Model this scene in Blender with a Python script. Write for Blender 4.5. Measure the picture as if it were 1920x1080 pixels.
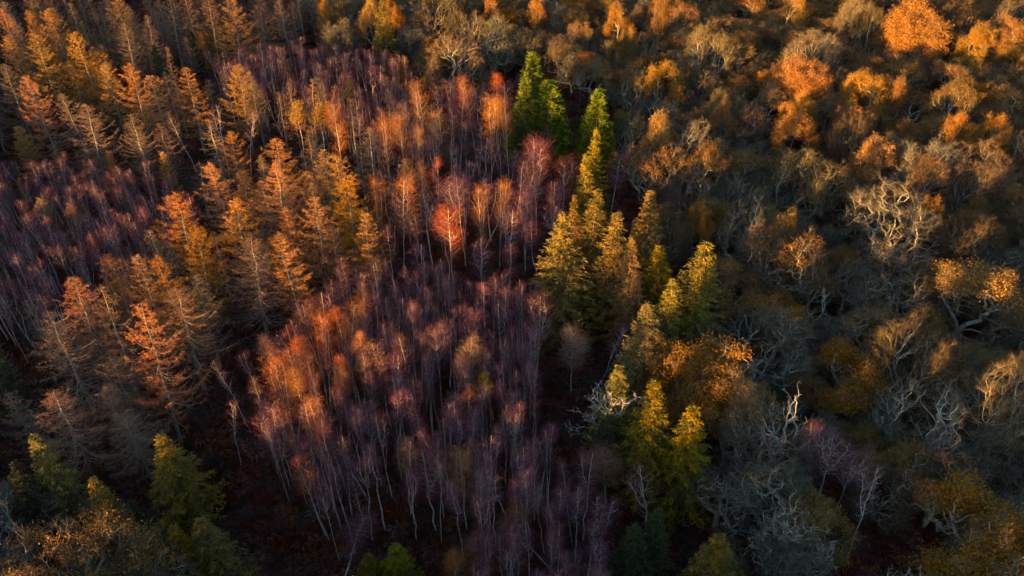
import bpy, math, numpy as np
from math import radians as R
for o in list(bpy.data.objects): bpy.data.objects.remove(o)
sc = bpy.context.scene

# ------------------------------------------------------------------ camera, sky, sun, exposure
CAM_H, PITCH, FPX = 100.0, R(38.0), 1600.0          # metres up, tilt below horizontal, focal length in px of a 1920 wide frame
SUN_EL, SUN_AZ = R(6.3), R(224.0)                   # azimuth clockwise from +Y: behind and left of the camera
cd = bpy.data.cameras.new('camera'); cd.sensor_width = 36.0; cd.lens = 36.0 * FPX / 1920.0
cd.clip_start = 1.0; cd.clip_end = 9000.0
cam = bpy.data.objects.new('camera', cd); sc.collection.objects.link(cam)
cam.location = (0, 0, CAM_H); cam.rotation_euler = (math.pi / 2 - PITCH, 0, 0)
sc.camera = cam
w = bpy.data.worlds.new('World'); sc.world = w; w.use_nodes = True
nt = w.node_tree; bg = nt.nodes['Background']
sky = nt.nodes.new('ShaderNodeTexSky'); sky.sky_type = 'NISHITA'; sky.sun_disc = False
sky.sun_elevation = SUN_EL; sky.sun_rotation = SUN_AZ; sky.altitude = 60; sky.air_density = 1.0; sky.dust_density = 1.2; sky.ozone_density = 1.7
nt.links.new(sky.outputs[0], bg.inputs[0]); bg.inputs[1].default_value = 0.08
sd = bpy.data.lights.new('sun', 'SUN'); sd.energy = 5.0; sd.angle = R(0.55); sd.color = (1.0, 0.50, 0.125)
sun = bpy.data.objects.new('sun', sd); sc.collection.objects.link(sun)
sun.rotation_euler = (math.pi / 2 - SUN_EL, 0, math.pi - SUN_AZ + math.pi)   # checked below: lamp -Z points away from the sun
SDIR = np.array([math.sin(SUN_AZ) * math.cos(SUN_EL), math.cos(SUN_AZ) * math.cos(SUN_EL), math.sin(SUN_EL)])
from mathutils import Vector
sun.rotation_euler = Vector(SDIR).to_track_quat('Z', 'Y').to_euler()
sun.location = (0, 0, 160)
sc.view_settings.view_transform = 'Standard'; sc.view_settings.look = 'None'
sc.view_settings.exposure = 2.35; sc.view_settings.gamma = 1.0; sc.view_settings.use_curve_mapping = False
sc.render.engine = 'CYCLES'
cy = sc.cycles
cy.max_bounces = 4; cy.diffuse_bounces = 3; cy.glossy_bounces = 1; cy.transmission_bounces = 1; cy.transparent_max_bounces = 4
cy.use_adaptive_sampling = True; cy.adaptive_threshold = 0.02

# ------------------------------------------------------------------ view geometry (only to read places off the photograph)
cs, sn = math.cos(PITCH), math.sin(PITCH)
def ray(px, py):
    u = (px - 960) / FPX; v = (py - 540) / FPX
    return np.array([u, cs - v * sn, -sn - v * cs])
def at(px, py, z):
    d = ray(px, py); k = (z - CAM_H) / d[2]
    return d[0] * k, d[1] * k, k                      # x, y, depth along the view axis
def proj(x, y, z):
    dz = z - CAM_H; dep = y * cs - dz * sn
    return 960 + FPX * x / dep, 540 - FPX * (y * sn + dz * cs) / dep, dep

# ------------------------------------------------------------------ materials
def material(name, c, var=0.25, hue=0.02, sat=0.15, rough=0.85, spec=0.15, noise=None, c2=None, trans=0.0, bands=False):
    m = bpy.data.materials.new(name); m.use_nodes = True
    n = m.node_tree.nodes; l = m.node_tree.links; b = n['Principled BSDF']
    b.inputs['Roughness'].default_value = rough; b.inputs['Specular IOR Level'].default_value = spec
    inf = n.new('ShaderNodeObjectInfo')
    rgb = n.new('ShaderNodeRGB'); rgb.outputs[0].default_value = (*c, 1)
    src = rgb.outputs[0]
    if c2 is not None:
        tc = n.new('ShaderNodeTexCoord'); mp = n.new('ShaderNodeMapping')
        nz = n.new('ShaderNodeTexNoise'); nz.inputs['Scale'].default_value = noise or 1.0; nz.inputs['Detail'].default_value = 4
        if bands: mp.inputs['Scale'].default_value = (0.5, 0.5, 3.0)
        l.new(tc.outputs['Object'], mp.inputs[0]); l.new(mp.outputs[0], nz.inputs['Vector'])
        rp = n.new('ShaderNodeValToRGB'); rp.color_ramp.elements[0].position = 0.42; rp.color_ramp.elements[1].position = 0.62
        rp.color_ramp.elements[0].color = (*c, 1); rp.color_ramp.elements[1].color = (*c2, 1)
        l.new(nz.outputs['Fac'], rp.inputs[0]); src = rp.outputs[0]
    hs = n.new('ShaderNodeHueSaturation'); l.new(src, hs.inputs['Color'])
    def rnd(lo, hi, mul):
        a = n.new('ShaderNodeMath'); a.operation = 'MULTIPLY'; a.inputs[1].default_value = mul; l.new(inf.outputs['Random'], a.inputs[0])
        f = n.new('ShaderNodeMath'); f.operation = 'FRACT'; l.new(a.outputs[0], f.inputs[0])
        q = n.new('ShaderNodeMapRange'); q.inputs['To Min'].default_value = lo; q.inputs['To Max'].default_value = hi
        l.new(f.outputs[0], q.inputs['Value']); return q.outputs[0]
    l.new(rnd(0.5 - hue, 0.5 + hue, 1.0), hs.inputs['Hue'])
    l.new(rnd(1 - sat, 1 + sat, 7.3), hs.inputs['Saturation'])
    l.new(rnd(1 - var, 1 + var, 17.7), hs.inputs['Value'])
    l.new(hs.outputs[0], b.inputs['Base Color'])
    if trans > 0:
        t = n.new('ShaderNodeBsdfTranslucent'); l.new(hs.outputs[0], t.inputs[0])
        mx = n.new('ShaderNodeMixShader'); mx.inputs[0].default_value = trans
        l.new(b.outputs[0], mx.inputs[1]); l.new(t.outputs[0], mx.inputs[2])
        l.new(mx.outputs[0], n['Material Output'].inputs[0])
    return m
M = {}
M['birch_bark'] = material('birch_bark', (0.60, 0.53, 0.46), 0.25, 0.01, 0.3, noise=2.0, c2=(0.30, 0.26, 0.23), bands=True)
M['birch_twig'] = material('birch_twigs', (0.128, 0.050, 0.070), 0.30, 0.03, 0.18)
M['birch_twig_sunlit'] = material('birch_twigs_sunlit', (0.28, 0.092, 0.030), 0.2, 0.02, 0.1)  # reddish birch twigs with the sun's red-orange put into their colour
M['birch_twig_brown'] = material('birch_twigs_brown', (0.20, 0.095, 0.06), 0.2, 0.02)
M['birch_leaf'] = material('birch_last_leaves', (0.30, 0.20, 0.03), 0.15, 0.02, trans=0.2)
M['larch_bark'] = material('larch_bark', (0.24, 0.205, 0.175), 0.25, 0.01, noise=1.5, c2=(0.17, 0.16, 0.13))
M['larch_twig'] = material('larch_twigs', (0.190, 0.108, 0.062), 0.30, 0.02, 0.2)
M['larch_orange'] = material('larch_twigs_sunlit', (0.40, 0.160, 0.038), 0.2, 0.015, 0.1)  # lit copy of the larch twigs: orange sunlight painted into the colour
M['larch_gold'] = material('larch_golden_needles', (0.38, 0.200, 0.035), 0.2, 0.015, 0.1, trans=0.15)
M['oak_bark'] = material('oak_bark', (0.37, 0.38, 0.32), 0.3, 0.02, 0.3, noise=0.9, c2=(0.20, 0.185, 0.14))
M['oak_twig'] = material('oak_twigs', (0.120, 0.092, 0.055), 0.32, 0.025, 0.3)
M['oak_twig_grey'] = material('oak_twigs_grey', (0.118, 0.110, 0.085), 0.25, 0.03, 0.3)
M['oak_leaf'] = material('oak_russet_leaves', (0.34, 0.155, 0.018), 0.25, 0.014, 0.08, trans=0.15, noise=0.35, c2=(0.24, 0.120, 0.020))
M['dead_wood'] = material('bleached_dead_wood', (0.54, 0.50, 0.44), 0.12, 0.01, noise=1.2, c2=(0.28, 0.27, 0.23))
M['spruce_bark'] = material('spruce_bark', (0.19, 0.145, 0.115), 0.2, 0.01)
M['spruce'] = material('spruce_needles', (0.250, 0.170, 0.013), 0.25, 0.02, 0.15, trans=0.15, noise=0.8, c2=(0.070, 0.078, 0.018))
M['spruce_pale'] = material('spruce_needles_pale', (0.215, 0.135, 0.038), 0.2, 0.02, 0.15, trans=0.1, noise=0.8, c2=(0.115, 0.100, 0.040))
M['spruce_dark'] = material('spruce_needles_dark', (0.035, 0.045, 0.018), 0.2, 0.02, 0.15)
M['cypress'] = material('cypress_sprays', (0.150, 0.185, 0.012), 0.12, 0.01, 0.1, trans=0.1, noise=0.8, c2=(0.052, 0.105, 0.012))
M['bracken'] = material('dead_bracken', (0.16, 0.055, 0.032), 0.5, 0.02, 0.2)
M['brush'] = material('brushwood', (0.11, 0.06, 0.055), 0.4, 0.03, 0.3)
def ground_mat():
    m = bpy.data.materials.new('forest_floor'); m.use_nodes = True
    n = m.node_tree.nodes; l = m.node_tree.links; b = n['Principled BSDF']; b.inputs['Roughness'].default_value = 0.95; b.inputs['Specular IOR Level'].default_value = 0.1
    tc = n.new('ShaderNodeTexCoord'); a = n.new('ShaderNodeTexNoise'); a.inputs['Scale'].default_value = 0.06; a.inputs['Detail'].default_value = 8
    c = n.new('ShaderNodeTexNoise'); c.inputs['Scale'].default_value = 1.3; c.inputs['Detail'].default_value = 6
    l.new(tc.outputs['Object'], a.inputs['Vector']); l.new(tc.outputs['Object'], c.inputs['Vector'])
    r1 = n.new('ShaderNodeValToRGB'); r1.color_ramp.elements[0].position = .4; r1.color_ramp.elements[1].position = .62
    r1.color_ramp.elements[0].color = (0.06, 0.038, 0.030, 1); r1.color_ramp.elements[1].color = (0.075, 0.034, 0.024, 1)
    r2 = n.new('ShaderNodeValToRGB'); r2.color_ramp.elements[0].position = .35; r2.color_ramp.elements[1].position = .7
    r2.color_ramp.elements[0].color = (0.45, 0.45, 0.45, 1); r2.color_ramp.elements[1].color = (1.25, 1.2, 1.15, 1)
    mx = n.new('ShaderNodeMix'); mx.data_type = 'RGBA'; mx.blend_type = 'MULTIPLY'; mx.inputs[0].default_value = 1
    l.new(a.outputs['Fac'], r1.inputs[0]); l.new(c.outputs['Fac'], r2.inputs[0])
    l.new(r1.outputs[0], mx.inputs[6]); l.new(r2.outputs[0], mx.inputs[7]); l.new(mx.outputs[2], b.inputs['Base Color'])
    bp = n.new('ShaderNodeBump'); bp.inputs['Strength'].default_value = 0.8; bp.inputs['Distance'].default_value = 0.3
    l.new(c.outputs['Fac'], bp.inputs['Height']); l.new(bp.outputs[0], b.inputs['Normal'])
    return m
M['ground'] = ground_mat()

# ------------------------------------------------------------------ geometry helpers: every branch is a tapered prism, every twig a sliver
def unit(v): return v / np.maximum(np.linalg.norm(v, axis=-1, keepdims=True), 1e-9)
class Geo:
    def __init__(s): s.v = []; s.f = []; s.m = []; s.n = 0
    def tris(s, V, F, mi):
        s.v.append(V); s.f.append(F + s.n); s.m.append(np.full(len(F), mi, np.int32)); s.n += len(V)
    def segs(s, a, b, ra, rb, k=4, mi=0):
        a = np.asarray(a, float); b = np.asarray(b, float); n = len(a)
        if n == 0: return
        d = unit(b - a); ref = np.where(np.abs(d[:, 2:3]) > 0.9, [[1., 0, 0]], [[0, 0, 1.]])
        x = unit(np.cross(d, ref)); y = np.cross(d, x)
        an = np.arange(k) * 2 * math.pi / k
        off = x[:, None] * np.cos(an)[None, :, None] + y[:, None] * np.sin(an)[None, :, None]
        ra = np.broadcast_to(ra, n)[:, None, None]; rb = np.broadcast_to(rb, n)[:, None, None]
        V = np.concatenate([a[:, None] + off * ra, b[:, None] + off * rb], 1).reshape(-1, 3)
        i = np.arange(k); j = (i + 1) % k
        F = np.concatenate([np.stack([i, j, j + k], 1), np.stack([i, j + k, i + k], 1)])
        F = (F[None] + (np.arange(n) * 2 * k)[:, None, None]).reshape(-1, 3)
        s.tris(V, F, mi)
    def poly(s, P, r, k=4, mi=0):                       # polylines P [n, m, 3], radii r [n, m]
        P = np.asarray(P, float); r = np.broadcast_to(r, P.shape[:2])
        s.segs(P[:, :-1].reshape(-1, 3), P[:, 1:].reshape(-1, 3), r[:, :-1].reshape(-1), r[:, 1:].reshape(-1), k, mi)
    def slivers(s, base, tip, wd, rng, mi=0):
        n = len(base)
        if n == 0: return
        sd_ = unit(np.cross(unit(tip - base), rng.normal(size=(n, 3)))) * (np.broadcast_to(wd, n)[:, None] * 0.5)
        V = np.stack([base - sd_, base + sd_, tip], 1).reshape(-1, 3)
        s.tris(V, np.arange(3 * n).reshape(-1, 3), mi)
    def flakes(s, c, size, rng, mi=0):                  # leaf clumps: random triangles
        n = len(c); a = unit(rng.normal(size=(n, 3))); b = unit(np.cross(a, rng.normal(size=(n, 3))))
        z = (np.broadcast_to(size, n) * rng.uniform(0.6, 1.3, n))[:, None]
        V = np.stack([c - a * z * .5 - b * z * .35, c + a * z * .5 - b * z * .25, c + b * z * .6], 1).reshape(-1, 3)
        s.tris(V, np.arange(3 * n).reshape(-1, 3), mi)
    def mesh(s, name, mats):
        V = np.concatenate(s.v).astype(np.float32); F = np.concatenate(s.f).astype(np.int32); MI = np.concatenate(s.m)
        me = bpy.data.meshes.new(name); me.vertices.add(len(V)); me.vertices.foreach_set('co', V.ravel())
        me.loops.add(F.size); me.loops.foreach_set('vertex_index', F.ravel())
        me.polygons.add(len(F)); me.polygons.foreach_set('loop_start', np.arange(0, F.size, 3, dtype=np.int32))
        me.polygons.foreach_set('material_index', MI)
        for m in mats: me.materials.append(M[m])
        me.update(calc_edges=True); return me

# ------------------------------------------------------------------ tree kinds. each returns [(part name, Geo, [materials])], height, crown width
def wander(rng, a, b, m, amp):
    t = np.linspace(0, 1, m)[:, None]; p = a + (b - a) * t
    nz = rng.normal(size=(m, 3)) * amp; nz[0] = 0; nz[-1] = 0; return p + nz

def birch(seed, H=18., Rc=1.7, cb=0.5, forks=2, ntw=2600, twig='birch_twig', leaves=0, lean=0.6, branches=1.0, wtw=0.030):
    rng = np.random.default_rng(seed); T = Geo(); C = Geo(); L = Geo()
    fork_h = H * rng.uniform(0.42, 0.6) if forks > 1 else H
    top = np.array([rng.normal() * lean, rng.normal() * lean, H])
    stems = []
    m = 9
    P = wander(rng, np.zeros(3), top, m, 0.10); P[0] = (0, 0, -0.3)
    r = np.linspace(0.115, 0.016, m); stems.append((P, r))
    for k in range(forks - 1):
        i = rng.integers(3, 6); a = P[i]; an = rng.uniform(0, 6.28)
        b = np.array([math.cos(an) * Rc * rng.uniform(.45, .8), math.sin(an) * Rc * rng.uniform(.45, .8), H * rng.uniform(.88, .98)]) + top * [1, 1, 0] * .6
        Q = wander(rng, a, b, 6, 0.10); Q[1:5] += (np.array([math.cos(an), math.sin(an), 0]) * 0.25)
        stems.append((Q, np.linspace(r[i] * .75, 0.015, 6)))
    for Q, rr in stems: T.poly(Q[None], rr[None], 5)
    bases = []; tips = []
    nb = int(34 * branches)
    for Q, rr in stems:
        z0 = cb * H; hs = rng.uniform(z0, H * .97, nb if len(stems) == 1 else int(nb * .62))
        for h in hs:
            c = np.array([np.interp(h, Q[:, 2], Q[:, i]) for i in range(2)] + [h])
            if h < Q[0, 2]: continue
            f = (h - z0) / (H - z0)
            env = Rc * (math.sin(math.pi * (0.18 + 0.80 * f)) ** 0.7) * rng.uniform(.7, 1.1)
            an = rng.uniform(0, 6.28); up = rng.uniform(0.7, 1.5)
            d = np.array([math.cos(an), math.sin(an), up]); e = c + d * env * 0.62
            mid = c + (e - c) * .5 + [0, 0, -.12 * env]
            rad = 0.028 * (1 - f * .5)
            T.poly(np.array([[c, mid, e]]), np.array([[rad, rad * .7, .008]]), 3)
            for q in (.35, .6, .85, 1.0):
                bases.append(c + (e - c) * q); tips.append(unit(d))
    bases = np.array(bases); D = np.array(tips)
    idx = rng.integers(0, len(bases), ntw); B = bases[idx] + rng.normal(size=(ntw, 3)) * Rc * 0.20
    dd = unit(D[idx] * [1, 1, .6] + rng.normal(size=(ntw, 3)) * .65 + [0, 0, .15]); ln = rng.uniform(.35, 1.0, ntw)[:, None] * (Rc / 1.8) ** .5
    C.slivers(B, B + dd * ln * [1, 1, .9] - [0, 0, .08], wtw, rng)
    parts = [('trunk', T, ['birch_bark']), ('crown', C, [twig])]
    if leaves:
        i = rng.integers(0, len(bases), leaves); sel = bases[i] + rng.normal(size=(leaves, 3)) * .35
        sel = sel[sel[:, 2] > H * (cb + .12)]
        L.flakes(sel, 0.16, rng); parts.append(('leaves', L, ['birch_leaf']))
    return parts, H, 2 * Rc

def larch(seed, H=22., Rc=4.2, cb=0.22, nb=130, sub=20, shape=0.8, mat='larch_twig', flat=0.0, droop=.16, wtw=.040, bare=True, up=0.3):
    rng = np.random.default_rng(seed); T = Geo(); C = Geo()
    m = 10; P = wander(rng, np.zeros(3), np.array([rng.normal() * .4, rng.normal() * .4, H]), m, .07); P[0, 2] = -.3
    T.poly(P[None], np.linspace(.24, .02, m)[None], 6)
    lob = rng.uniform(.72, 1.18, 7)
    bs, es = [], []
    for i in range(nb):
        f = (i + rng.uniform(0, 1)) / nb; h = H * (cb + (1 - cb) * f * .985)
        an = i * 2.399 + rng.normal() * .35
        env = Rc * ((1 - f) ** shape * (1 - flat) + flat * (1 - f ** 5)) * lob[int(an / 6.2832 * 7) % 7] * rng.uniform(.45, 1.18) + .22
        if rng.random() < .10: env *= .3
        if f < .25: env *= .8 + f * .8
        c = np.array([np.interp(h, P[:, 2], P[:, 0]), np.interp(h, P[:, 2], P[:, 1]), h])
        o = np.array([math.cos(an), math.sin(an), 0]); s_ = np.array([-o[1], o[0], 0]) * rng.normal() * .12
        t = np.linspace(0, 1, 6)[:, None]
        z = env * (-(droop + .08 * (1 - f) + rng.normal() * .07) * np.sin(t * math.pi * .9) * 1.0 + up * t ** 2.2 + (.42 * f) * t)
        B = c + (o + s_ * t) * env * t + np.concatenate([np.zeros((6, 2)), z], 1)
        T.poly(B[None], np.linspace(.016 + .010 * env, .010, 6)[None], 3)
        k = int(sub * (env / Rc + .22)); 
        if bare and f < .2: k = int(k * .55)
        tt = rng.uniform(.12, 1., k) ** .8; pt = np.stack([np.interp(tt, t[:, 0], B[:, j]) for j in range(3)], 1)
        sg = np.where(rng.random(k) < .5, -1, 1)[:, None]; side = np.array([-o[1], o[0], 0])
        dr = unit(o * rng.uniform(.3, 1.1, (k, 1)) + side * sg * rng.uniform(.35, 1.1, (k, 1)) + rng.normal(size=(k, 3)) * .2 + [0, 0, .10])
        ln = rng.uniform(.35, 1.0, (k, 1)) * (0.45 + .16 * env) * (1.15 - .5 * tt[:, None])
        bs.append(pt); es.append(pt + dr * ln)
    b = np.concatenate(bs); e = np.concatenate(es)
    C.slivers(b, e, wtw, rng)
    q = 5; n = len(b); u = rng.uniform(.2, 1, (q, n, 1)); bb = (b + (e - b) * u).reshape(-1, 3)
    d = rng.normal(size=bb.shape) * [.6, .6, .45] + [0, 0, -.12] + np.tile(unit(e - b), (q, 1)) * .5
    C.slivers(bb, bb + unit(d) * rng.uniform(.15, .45, (len(bb), 1)), wtw * .8, rng)
    return [('trunk', T, ['larch_bark']), ('crown', C, [mat])], H, 2 * Rc

def spruce(seed, H=23., Rc=3.9, cb=.10, nb=210, mat='spruce', shape=.85, dens=26, wtw=.16, thin=0.0):
    rng = np.random.default_rng(seed); T = Geo(); C = Geo()
    T.poly(np.array([[[0, 0, -.3], [.05, .03, H * .5], [0, 0, H]]]), np.array([[.30, .17, .02]]), 6)
    lob = rng.uniform(.85, 1.15, 9); bs, es, ws = [], [], []
    for i in range(nb):
        f = (i + rng.uniform(0, 1)) / nb; f = f ** 1.05; h = H * (cb + (1 - cb) * f * .99)
        an = i * 2.399 + rng.normal() * .3
        env = Rc * (1 - f) ** shape * lob[int(an / 6.2832 * 9) % 9] * rng.uniform(.82, 1.12) * (1.0 if f > .15 else .8 + f) + .18
        o = np.array([math.cos(an), math.sin(an), 0]); side = np.array([-o[1], o[0], 0]); t = np.linspace(0, 1, 6)[:, None]
        z = env * ((-.34 + .5 * f) * t + (.02 + .16 * (1 - f)) * t ** 3 + .0)
        B = np.array([0, 0, h]) + o * env * t + np.concatenate([np.zeros((6, 2)), z], 1)
        T.poly(B[None, ::1], np.linspace(.02 + .01 * env, .008, 6)[None], 3)
        k = int(dens * (env / Rc + .22)); tt = rng.uniform(.06 + .25 * thin, 1.02, k)
        pt = np.stack([np.interp(tt, t[:, 0], B[:, j]) for j in range(3)], 1) + rng.normal(size=(k, 3)) * .05
        sg = np.where(rng.random(k) < .5, -1, 1)[:, None]
        dr = unit(o * rng.uniform(.35, 1., (k, 1)) + side * sg * rng.uniform(.3, 1., (k, 1)) + [0, 0, -.28] + rng.normal(size=(k, 3)) * .18)
        ln = rng.uniform(.4, 1., (k, 1)) * (.38 + .17 * env) * (1.25 - .7 * tt[:, None])
        bs.append(pt); es.append(pt + dr * ln); ws.append(rng.uniform(.7, 1.3, k) * wtw)
    b = np.concatenate(bs); e = np.concatenate(es); C.slivers(b, e, np.concatenate(ws), rng)
    n = len(b); u = rng.uniform(.15, .95, (3, n, 1)); bb = (b + (e - b) * u).reshape(-1, 3)
    d = rng.normal(size=bb.shape) * [.55, .55, .35] + np.tile(unit(e - b), (3, 1)) * .6 + [0, 0, -.1]
    C.slivers(bb, bb + unit(d) * rng.uniform(.15, .4, (len(bb), 1)), wtw * .7, rng)
    return [('trunk', T, ['spruce_bark']), ('crown', C, [mat])], H, 2 * Rc

def cypress(seed, H=20., Rc=3.2, mat='cypress', n=15000, shape=.62):
    rng = np.random.default_rng(seed); T = Geo(); C = Geo()
    T.poly(np.array([[[0, 0, -.3], [0, 0, H * .93]]]), np.array([[.3, .03]]), 6)
    nb = 420; f0 = rng.random(nb) ** 1.25; an0 = rng.uniform(0, 6.283, nb)
    prof = lambda f: Rc * np.clip(1 - f, 0, 1) ** shape * np.minimum(1, .72 + f * 1.6)
    rr = prof(f0) * rng.uniform(.80, 1.08, nb)
    c0 = np.stack([np.cos(an0) * rr, np.sin(an0) * rr, H * (.03 + .95 * f0)], 1)
    a0 = c0 * [.12, .12, 1] - [0, 0, .9]; T.segs(a0, c0, .035, .012, 3)
    i = rng.integers(0, nb, n); o = unit(c0[i] * [1, 1, 0]); sp = (.30 + .16 * rr[i])[:, None]
    p = c0[i] + rng.normal(size=(n, 3)) * [.42, .42, .5] * sp - o * np.abs(rng.normal(size=(n, 1))) * .45
    d = unit(o * .85 + [0, 0, .55] + rng.normal(size=(n, 3)) * .38)
    C.slivers(p, p + d * rng.uniform(.3, .75, (n, 1)), .17, rng)
    return [('trunk', T, ['spruce_bark']), ('crown', C, [mat])], H, 2 * Rc

def grow(rng, pts, fork, alpha):
    order = np.argsort(np.linalg.norm(pts - fork, axis=1) + rng.normal(size=len(pts)) * .25); pts = pts[order]
    N = len(pts) + 1; X = np.zeros((N, 3)); X[0] = fork; par = np.zeros(N, int); path = np.zeros(N)
    for k in range(1, N):
        p = pts[k - 1]; d = np.linalg.norm(X[:k] - p, axis=1); j = int(np.argmin(d + alpha * path[:k] + 0.02 * d * d))
        X[k] = p; par[k] = j; path[k] = path[j] + d[j]
    cnt = np.ones(N)
    for k in range(N - 1, 0, -1): cnt[par[k]] += cnt[k]
    return X, par, cnt, path

def broadleaf(seed, H=15.5, Rc=6., zc=.42, N=430, alpha=.4, lobes=9, rt=.026, pw=.43, jit=.28, ntw=22, tw=(.5, 1.2), wtw=.035,
              bark='oak_bark', twig='oak_twig', leaf=0, leafsz=.24, leaf_top=0.0, leafmat='oak_leaf', fork=.22, shell=.5, lobe_s=.36, upw=.2, lean=0., leafpart=1.0):
    rng = np.random.default_rng(seed); T = Geo(); C = Geo(); L = Geo()
    cz = H * zc; V = H - cz
    lc = unit(rng.normal(size=(lobes, 3)) * [1, 1, .6] + [0, 0, .55]); lc[:, 2] = np.abs(lc[:, 2]) - .12
    lsz = rng.uniform(.65, 1.25, (lobes, 1)); lc = lc * [Rc, Rc, V] * rng.uniform(.54, .78, (lobes, 1)) + [0, 0, cz]
    i = rng.integers(0, lobes, N * 3); dd = unit(rng.normal(size=(N * 3, 3))); rad = rng.random(N * 3) ** .4
    p = lc[i] + dd * rad[:, None] * np.array([Rc, Rc, V]) * lobe_s * lsz[i]
    q = (p - [0, 0, cz]) / [Rc, Rc, V]; rr = np.linalg.norm(q, axis=1)
    inner = rng.random(len(p)) < .10
    p = p[(rr < 1.03) & (q[:, 2] > -.34) & ((rr > shell) | inner)][:N]
    fk = np.array([rng.normal() * .3 + lean, rng.normal() * .3, H * fork])
    X, par, cnt, path = grow(rng, p, fk, alpha)
    rad = rt * cnt ** pw; rad[1:][cnt[1:] < 1.5] *= .55
    T.poly(wander(rng, np.array([0, 0, -.3]), fk, 4, .06)[None], np.linspace(rad[0] * 1.35, rad[0], 4)[None], 7)
    a = X[par[1:]]; b = X[1:]; ln = np.linalg.norm(b - a, axis=1, keepdims=True)
    mids = [a + (b - a) * t + rng.normal(size=a.shape) * ln * jit * .33 + [0, 0, .0] for t in (.35, .7)]
    rb = rad[1:]; ra = np.minimum(rad[par[1:]], rb * 1.35)
    P = np.stack([a, mids[0], mids[1], b], 1); r = np.stack([ra, (ra * 2 + rb) / 3, (ra + 2 * rb) / 3, rb], 1)
    big = rb > .06
    T.poly(P[big], r[big], 5); T.poly(P[~big], r[~big], 3)
    parts = []
    if ntw:
        m = ntw * len(b); k = np.repeat(np.arange(len(b)), ntw); u = rng.uniform(.45, 1.05, (m, 1)) ; base = mids[1][k] + (b[k] - mids[1][k]) * u
        d = unit(unit(b - a)[k] * .75 + rng.normal(size=(m, 3)) * .62 + [0, 0, upw])
        l = rng.uniform(tw[0], tw[1], (m, 1)); k1 = base + d * l
        C.slivers(base, k1, wtw, rng)
        s2 = rng.random(m) < .8; bb = base[s2] + (k1 - base)[s2] * rng.uniform(.3, .8, (s2.sum(), 1)); d2 = unit(d[s2] + rng.normal(size=(s2.sum(), 3)) * .7)
        C.slivers(bb, bb + d2 * l[s2] * .5, wtw * .8, rng)
    parts = [('trunk', T, [bark])]
    if ntw: parts.append(('crown', C, [twig]))
    if leaf:
        k = np.arange(len(b)); ok = (b[:, 2] > H * leaf_top) & (rng.random(len(b)) < leafpart); k = np.repeat(k[ok], leaf)
        c = b[k] + rng.normal(size=(len(k), 3)) * [.44, .44, .32]
        L.flakes(c, leafsz, rng); parts.append(('leaves', L, [leafmat]))
    return parts, H, 2 * Rc

def snag(seed, H=13., Rc=5., N=85, alpha=.62, rt=.038, **k):
    return broadleaf(seed, H, Rc, N=N, alpha=alpha, rt=rt, pw=.46, jit=.27, ntw=k.pop('ntw', 3), bark='dead_wood', twig='dead_wood', tw=(.3, .8), wtw=.05, **k)

# ------------------------------------------------------------------ prototypes
lib = bpy.data.collections.new('tree_kinds')           # never linked: the scene copies out of it
PROTO = {}
def proto(kind, res):
    parts, H, W = res
    PROTO.setdefault(kind, []).append((H, W, [(n, g.mesh(kind + '_' + n, m)) for n, g, m in parts]))
for s in range(10): proto('birch', birch(10 + s, 18, 1.35 + .2 * (s % 3), .52 + .03 * (s % 5), forks=1 + s % 3, ntw=2000, wtw=.021, lean=.4 + .25 * (s % 4)))
for s in range(4): proto('wide_birch', birch(30 + s, 18.5, 2.5 + .2 * (s % 2), .42, forks=1 + s, ntw=3400, branches=1.7, lean=.9, wtw=.021))
for s in range(3): proto('red_wide_birch', birch(33 + s, 18.5, 2.5 + .2 * (s % 2), .42, forks=1 + s, ntw=3200, branches=1.7, lean=.9, wtw=.026, twig='birch_twig_sunlit'))
for s in range(3): proto('red_birch', birch(14 + s, 18, 1.6, .56, forks=1 + s % 2, ntw=2000, wtw=.025, twig='birch_twig_sunlit'))
for s in range(2): proto('brown_birch', birch(40 + s, 17, 2.3, .42, forks=1 + s, ntw=3800, twig='birch_twig_brown', branches=1.3))
proto('yellow_birch', birch(50, 15, 1.7, .62, forks=2, ntw=1500, leaves=2600, twig='birch_twig_brown'))
proto('bare_birch', birch(55, 17, 2.2, .35, forks=1, ntw=420, lean=1.2, branches=1.1, wtw=.022))
proto('bare_birch', birch(56, 17, 2.0, .40, forks=3, ntw=600, lean=1.2, wtw=.022))
for s in range(6): proto('larch', larch(60 + s, 22, 4.3 + .3 * (s % 2), .20 + .03 * (s % 3), shape=.68 + .1 * (s % 3), flat=(.1, .15, .0, .2, .1, .05)[s]))
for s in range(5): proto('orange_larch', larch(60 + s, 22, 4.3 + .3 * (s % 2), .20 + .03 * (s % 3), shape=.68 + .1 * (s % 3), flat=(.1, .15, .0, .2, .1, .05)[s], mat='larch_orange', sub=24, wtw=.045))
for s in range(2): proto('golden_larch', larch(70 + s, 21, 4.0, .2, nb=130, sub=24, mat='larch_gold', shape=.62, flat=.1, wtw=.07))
proto('thin_larch', larch(75, 22, 2.6, .15, nb=90, sub=14, shape=.9)); proto('thin_larch', larch(76, 22, 3.0, .3, nb=80, sub=12, shape=.75))
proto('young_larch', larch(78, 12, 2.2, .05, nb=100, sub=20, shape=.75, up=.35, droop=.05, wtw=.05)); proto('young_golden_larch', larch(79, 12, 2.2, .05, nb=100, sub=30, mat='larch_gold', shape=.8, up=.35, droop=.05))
for s in range(4): proto('spruce', spruce(80 + s, 23, 4.0, .08, shape=.86 + .08 * (s % 3)))
for s in range(2): proto('pale_spruce', spruce(86 + s, 23, 3.6, .1, mat='spruce_pale', shape=.92, dens=22, thin=.5))
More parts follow.
